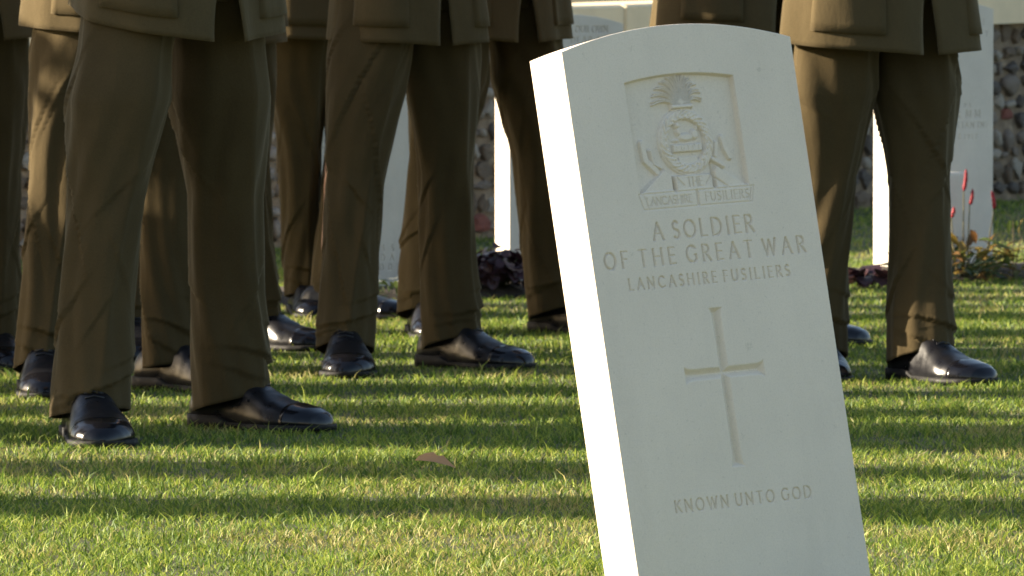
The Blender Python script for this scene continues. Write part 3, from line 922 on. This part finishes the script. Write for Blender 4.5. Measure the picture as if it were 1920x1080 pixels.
    mb.add(np.array([[hc_ + F * math.cos(t) * rr * 1.15 + Lt * math.sin(t) * rr * .98 + np.array([0, 0, z]) * k for t in tv] for rr, z in ((.09, 1.722), (.115, 1.708), (.138, 1.685), (.137, 1.682), (.09, 1.716))]), gridq(5, 16))
    mb.build('peak', M['leather'], cp)
    tag(root, spec['label'], 'person', 'soldiers standing at ease in ranks')
    return root

S = [
    dict(seed=1, feet=[(176, 832), (486, 806)], dirs=(12, 54), hem=.754, drop=.080, gap=.17, hx=.02, k=1.03, fat=1.10, wide=1.0, face=38,
         label='khaki soldier standing foremost of the ranks, both whole black shoes on the grass'),
    dict(seed=2, feet=[(82, 742), (366, 733)], dirs=(8, 52), hem=.752, drop=.03, hx=.028, fat=.9, k=1.02, wide=1.0, face=34,
         label='khaki soldier with sunlit jacket pocket right behind the foremost soldier'),
    dict(seed=3, feet=[(-230, 706), (-4, 691)], dirs=(10, 18), hem=.74, k=1.0, face=34, hx=.03,
         label='khaki soldier with one shaded trouser leg beside the flint wall gap'),
    dict(seed=4, feet=[(250, 673), (517, 655)], dirs=(6, 52), hem=.722, k=1.0, face=36,
         label='khaki soldier third in file behind the foremost soldier, toe cap shining'),
    dict(seed=5, feet=[(582, 594), (668, 598)], dirs=(10, 66), hem=.716, k=1.0, face=36, hx=.02, fat=.88,
         label='khaki soldier in the rear with sunlit creased trouser bottom'),
    dict(seed=6, feet=[(648, 703), (889, 690)], dirs=(4, 50), hem=.728, drop=.012, gap=.12, k=1.0, face=36, wide=.88, fat=.95, hx=.012,
         label='khaki soldier whose parted legs frame a worn white headstone'),
    dict(seed=7, feet=[(806, 633), (1092, 626)], dirs=(8, 52), hem=.722, k=1.0, face=36, hx=-.02, wide=.95, fat=1.1,
         label='khaki soldier whose legs frame the bright headstone edge above the purple plant'),
    dict(seed=8, feet=[(1300, 658), (1512, 647)], dirs=(8, 66), hem=.735, k=1.0, face=36,
         label='khaki soldier mostly hidden behind the leaning carved headstone'),
    dict(seed=9, feet=[(1535, 714), (1763, 717)], dirs=(4, 36), hem=.712, drop=.035, gap=.10, k=1.0, face=36, wide=1.06, fat=1.08, hx=.012,
         label='khaki soldier standing between the leaning headstone and the red flower spikes'),
]
for s_ in S: soldier(s_)
# comrades of the same ranks who stand beside these: their long shadows lie on the lawn
OUT = [(-2.90, 11.44), (-3.55, 12.34), (-2.0, 13.02), (-2.75, 13.38), (-3.35, 14.00), (-4.1, 14.8), (-2.45, 15.50), (-1.95, 16.05), (-1.8, 17.08), (-1.66, 17.97)]
for i, (x, y) in enumerate(OUT):
    soldier(dict(seed=20 + i, m=True, feet=[(x - .13, y - .09), (x + .13, y + .09)], dirs=(8, 62), wide=1.16, fat=1.12, label='khaki soldier of the ranks whose long shadow falls across the lawn'))

# ------------------------------------------------------------------ flower bed and plants
mb = MB()
nb, mbw = 120, 12
tb = np.linspace(-2.4, 4.6, nb); wb = np.linspace(-.26, .20, mbw)
bed = np.zeros((mbw, nb, 3))
for j, o in enumerate(wb):
    e = 1 - (abs(o + .03) / .23) ** 4
    for i, t in enumerate(tb):
        oo = o + .02 * math.sin(t * 7 + j) * (abs(o) > .15)
        p = ROW0 + ROWD * STEP * t + np.array([ROWD[1], -ROWD[0]]) * (-oo)
        bed[j, i] = (p[0], p[1], float(ground_z(p[0], p[1])) + .004 + .028 * max(0, e) + .008 * rng.uniform(-1, 1) * max(0, e))
mb.add(bed, gridq(mbw, nb))
tag(mb.build('soil_bed', M['soil']), None, None, None, 'structure')

def leaf_mesh(name, outline, fold=.18, curl=.25, mat=None):
    """a leaf along +Y from the origin, folded on its midrib and curling down"""
    n = len(outline); v = []
    for y, wv in outline:
        z = -curl * y * y
        v += [(-wv, y, z + fold * wv), (0, y, z), (wv, y, z + fold * wv)]
    q = []
    for i in range(n - 1):
        a = i * 3
        q += [[a, a + 1, a + 4, a + 3], [a + 1, a + 2, a + 5, a + 4]]
    me = mesh(name, v, q)
    me.materials.append(mat)
    return me
LANCE = [(0, .015), (.2, .10), (.45, .15), (.7, .11), (.9, .04), (1, .003)]
LOBED = [(0, .10), (.12, .34), (.3, .46), (.5, .50), (.65, .40), (.78, .42), (.9, .22), (1, .05)]
lf_h = leaf_mesh('leaf', LOBED, .25, .35, M['heuchera'])
lf_p = leaf_mesh('leaf', LANCE, .3, .45, M['persicaria'])
lf_g = leaf_mesh('leaf', LANCE, .3, .3, M['green_leaf'])
def put_leaf(me, parent, pos, az, el, size, roll=0):
    o = bpy.data.objects.new('leaf', me)
    o.location = pos; o.rotation_euler = Euler((el, roll, az), 'XYZ'); o.scale = (size,) * 3
    return link(o, parent)
def stems(parent, ends, r=.0018):
    mb = MB()
    for a, b in ends:
        mid = (np.array(a) + np.array(b)) / 2 + [0, 0, .01]
        mb.tube([a, mid, b], [r, r, r * .7], 5)
    mb.build('stems', M['stem'], parent)

P0 = at_depth(936, 540, 19.0)
h = empty('heuchera_plant', (P0[0], 19.02, .015))
tag(h, 'dark purple leafy plant at the foot of a sunlit headstone', 'plant')
en = []
for i in range(230):
    az = random.uniform(0, 6.283); rr = .085 * math.sqrt(random.random()); zt = .115 * (1 - (rr / .11) ** 2) * random.uniform(.35, 1.05) + .012
    pos = (rr * math.cos(az), rr * math.sin(az) * 1.2, zt)
    put_leaf(lf_h, h, pos, az - math.pi / 2 + random.uniform(-.6, .6), random.uniform(-.9, .45), random.uniform(.024, .042), random.uniform(-.5, .5))
    if i % 3 == 0: en.append(((0, 0, 0), pos))
stems(h, en)

P1 = at_depth(1802, 470, far[3][1] - .22)
pz = empty('persicaria_plant', (P1[0], far[3][1] - .24, .012))
tag(pz, 'yellowing leafy plant with red flower spikes before a headstone', 'plant')
en = []
for i in range(120):
    az = random.uniform(0, 6.283); rr = .135 * math.sqrt(random.random()); zt = random.uniform(.01, .125) * (1 - .5 * (rr / .15) ** 2)
    pos = (rr * math.cos(az) * 1.05, rr * math.sin(az) * .6, zt)
    put_leaf(lf_p, pz, pos, az - math.pi / 2 + random.uniform(-.7, .7), random.uniform(-.4, 1.25), random.uniform(.04, .08), random.uniform(-.6, .6))
    if i % 4 == 0: en.append(((pos[0] * .4, pos[1] * .4, 0), pos))
for px, y0, y1, lean in ((1807, 358, 317, .006), (1818, 386, 354, .008), (1864, 392, 358, -.008), (1784, 408, 388, .006)):
    D_ = far[3][1] - .24
    a, b = at_depth(px, y0, D_), at_depth(px + lean * 640, y1, D_)
    loc = np.array(pz.location)
    a, b = a - loc, b - loc
    mb = MB(); n = 9
    pts = [a * (1 - t) + b * t + np.array([.003 * math.sin(3 * t), 0, 0]) for t in np.linspace(0, 1, n)]
    mb.tube(pts, [.0024, .0052, .0062, .0050, .0062, .0047, .0052, .0036, .0012], 8)
    sp = mb.build('flower_spike', M['red_spike'], pz)
    en.append(((a[0] * .7, 0, 0), tuple(a)))
stems(pz, en, .0022)

P2 = at_depth(742, 555, 18.72)
pg = empty('white_flower_plant', (P2[0], 18.70, .01))
tag(pg, 'small green plant with white flowers under the worn lettering', 'plant')
for i in range(70):
    az = random.uniform(0, 6.283); rr = .075 * math.sqrt(random.random())
    put_leaf(lf_g, pg, (rr * math.cos(az), rr * math.sin(az), random.uniform(.005, .045)), az - 1.57, random.uniform(-.2, 1.0), random.uniform(.025, .045), random.uniform(-.5, .5))
pet = leaf_mesh('petal', [(0, .1), (.4, .4), (.8, .35), (1, .05)], .2, .2, M['white_petal'])
for i in range(6):
    az = random.uniform(0, 6.283); c = (random.uniform(-.05, .02), random.uniform(-.06, 0), random.uniform(.045, .065))
    for j in range(5):
        o = put_leaf(pet, pg, c, az + j * 1.257, .2, .011); o.name = 'petal'

for px, py, D_, lab, mt_, cnt, sp_, hh in ((1890, 462, 20.05, 'low green and rust coloured ground plant past the flower spikes', 'persicaria', 70, .13, .05), (1775, 488, 19.85, 'low dark green clump in front of the flower spikes', 'green_leaf', 90, .15, .055), (1632, 505, 19.55, 'low dark plant on the soil behind the trouser leg', 'heuchera', 40, .07, .03)):
    q_ = at_depth(px, py, D_)
    o_ = empty('ground_plant', (q_[0], D_, .01)); tag(o_, lab, 'plant')
    me_ = {'persicaria': lf_p, 'green_leaf': lf_g, 'heuchera': lf_h}[mt_]
    for i in range(cnt):
        az = random.uniform(0, 6.283); rr = sp_ * math.sqrt(random.random())
        put_leaf(me_, o_, (rr * math.cos(az), rr * math.sin(az) * .6, random.uniform(.005, hh)), az - 1.57 + random.uniform(-.5, .5), random.uniform(-.2, 1.0), random.uniform(.03, .065), random.uniform(-.5, .5))
q_ = at_depth(1900, 412, 20.1)
o_ = empty('yellow_leaf_sprig', (q_[0], 20.1, 0.0)); tag(o_, 'sunlit yellow leaf sprig beside the flint wall and flowered headstone', 'plant')
stems(o_, [((0, 0, 0), (0.0, 0, q_[2])), ((0, 0, 0), (.035, 0, q_[2] + .004))], .0015)
for dx, dz, s_ in ((-.01, .0, .045), (.03, .004, .05), (.012, .0, .03)):
    put_leaf(lf_p, o_, (dx, 0, q_[2] + dz), random.uniform(-2, 2), -.9, s_)

lf = leaf_mesh('fallen_leaf', [(0, .04), (.06, .20), (.2, .31), (.4, .40), (.52, .28), (.66, .33), (.84, .15), (1, .02)], .30, .28, M['dry_leaf'])
pl = gp(815, 868, .022)
o_ = obj('fallen_leaf', lf, None); o_.location = (pl[0] - .034, pl[1], .026); o_.rotation_euler = (.10, .22, -1.75); o_.scale = (.07,) * 3
tag(o_, 'dry brown leaf lying flat on the shaded lawn', 'leaf')

# ------------------------------------------------------------------ lawn
def vnoise(x, y, f, seed):
    r_ = np.random.default_rng(seed); T_ = r_.random((64, 64))
    X, Y = x * f + 100, y * f + 100
    i, j = np.floor(X).astype(int), np.floor(Y).astype(int); u, v = smooth01(X - i), smooth01(Y - j)
    g_ = lambda a, b: T_[a % 64, b % 64]
    return (g_(i, j) * (1 - u) + g_(i + 1, j) * u) * (1 - v) + (g_(i, j + 1) * (1 - u) + g_(i + 1, j + 1) * u) * v

def lawn():
    bx, by = [], []
    for x0, x1, y0, y1, dens in ((-1.9, 2.1, 8.6, 11.6, 16000), (-2.1, 2.2, 11.6, 14.2, 12000), (-2.4, 2.5, 14.2, 18.0, 8000), (-2.8, 3.4, 18.0, 21.5, 5000), (-1.0, 3.8, 21.5, 25.6, 2600)):
        n = int((x1 - x0) * (y1 - y0) * dens)
        bx.append(rng.uniform(x0, x1, n)); by.append(rng.uniform(y0, y1, n))
    x, y = np.concatenate(bx), np.concatenate(by)
    d = (np.stack([x, y], -1) - ROW0); across = d[:, 0] * -ROWD[1] + d[:, 1] * ROWD[0]
    keep = ~((across > -.245) & (across < .185))
    dw = (np.stack([x, y], -1) - WA) @ WN
    keep &= dw > .03
    clump = vnoise(x, y, 9, 1) * .6 + vnoise(x, y, 23, 2) * .4
    keep &= rng.random(len(x)) < np.clip(.35 + clump * 1.1, 0, 1)
    x, y, clump = x[keep], y[keep], clump[keep]
    n = len(x)
    dry = vnoise(x, y, 1.7, 3) * .55 + vnoise(x, y, 5.5, 4) * .45
    hgt = (.008 + .015 * clump) * rng.uniform(.6, 1.25, n)
    tall = rng.random(n) < .03
    hgt = np.where(tall, hgt * rng.uniform(1.3, 2.0, n), hgt)
    az = rng.uniform(0, 2 * np.pi, n); lean = rng.uniform(.2, 1.5, n) * hgt
    wd = rng.uniform(.0008, .0017, n) * np.where(tall, 1.2, 1.0) * np.interp(y, [9, 14, 25], [.95, 1.1, 1.7])
    fz = rng.uniform(0, 2 * np.pi, n)
    px, py = np.cos(fz) * wd, np.sin(fz) * wd
    z0 = ground_z(x, y) - .003
    V = np.zeros((n, 5, 3), np.float32)
    mx, my = x + np.cos(az) * lean * .3, y + np.sin(az) * lean * .3
    V[:, 0] = np.stack([x - px, y - py, z0], -1); V[:, 1] = np.stack([x + px, y + py, z0], -1)
    V[:, 2] = np.stack([mx + px * .8, my + py * .8, z0 + hgt * .6], -1); V[:, 3] = np.stack([mx - px * .8, my - py * .8, z0 + hgt * .6], -1)
    V[:, 4] = np.stack([x + np.cos(az) * lean, y + np.sin(az) * lean, z0 + hgt], -1)
    b = np.arange(n, dtype=np.int32)[:, None] * 5
    T_ = np.concatenate([b + [0, 1, 2], b + [0, 2, 3], b + [3, 2, 4]], 1).reshape(-1, 3)
    me = mesh('grass', V.reshape(-1, 3), None, T_)
    green = np.array([.130, .205, .026]); dark = np.array([.060, .115, .016]); straw = np.array([.37, .335, .115]); lime = np.array([.275, .335, .048])
    m1 = rng.random(n)[:, None]
    c = green * (1 - m1) + dark * m1
    c = np.where((rng.random(n) < .38)[:, None], lime * rng.uniform(.8, 1.1, (n, 1)), c)
    isd = rng.random(n) < np.clip((dry - .52) * 2.2, .06, .5)
    c = np.where(isd[:, None], straw * rng.uniform(.6, 1.1, (n, 1)), c)
    ca = np.ones((n, 5, 4), np.float32); ca[:, :, :3] = c[:, None, :]
    at = me.color_attributes.new('tint', 'FLOAT_COLOR', 'POINT')
    at.data.foreach_set('color', ca.ravel())
    o = obj('grass', me, M['grass'])
    tag(o, 'short mown lawn grass mixed with dry straw blades', 'grass', None, 'stuff')
lawn()
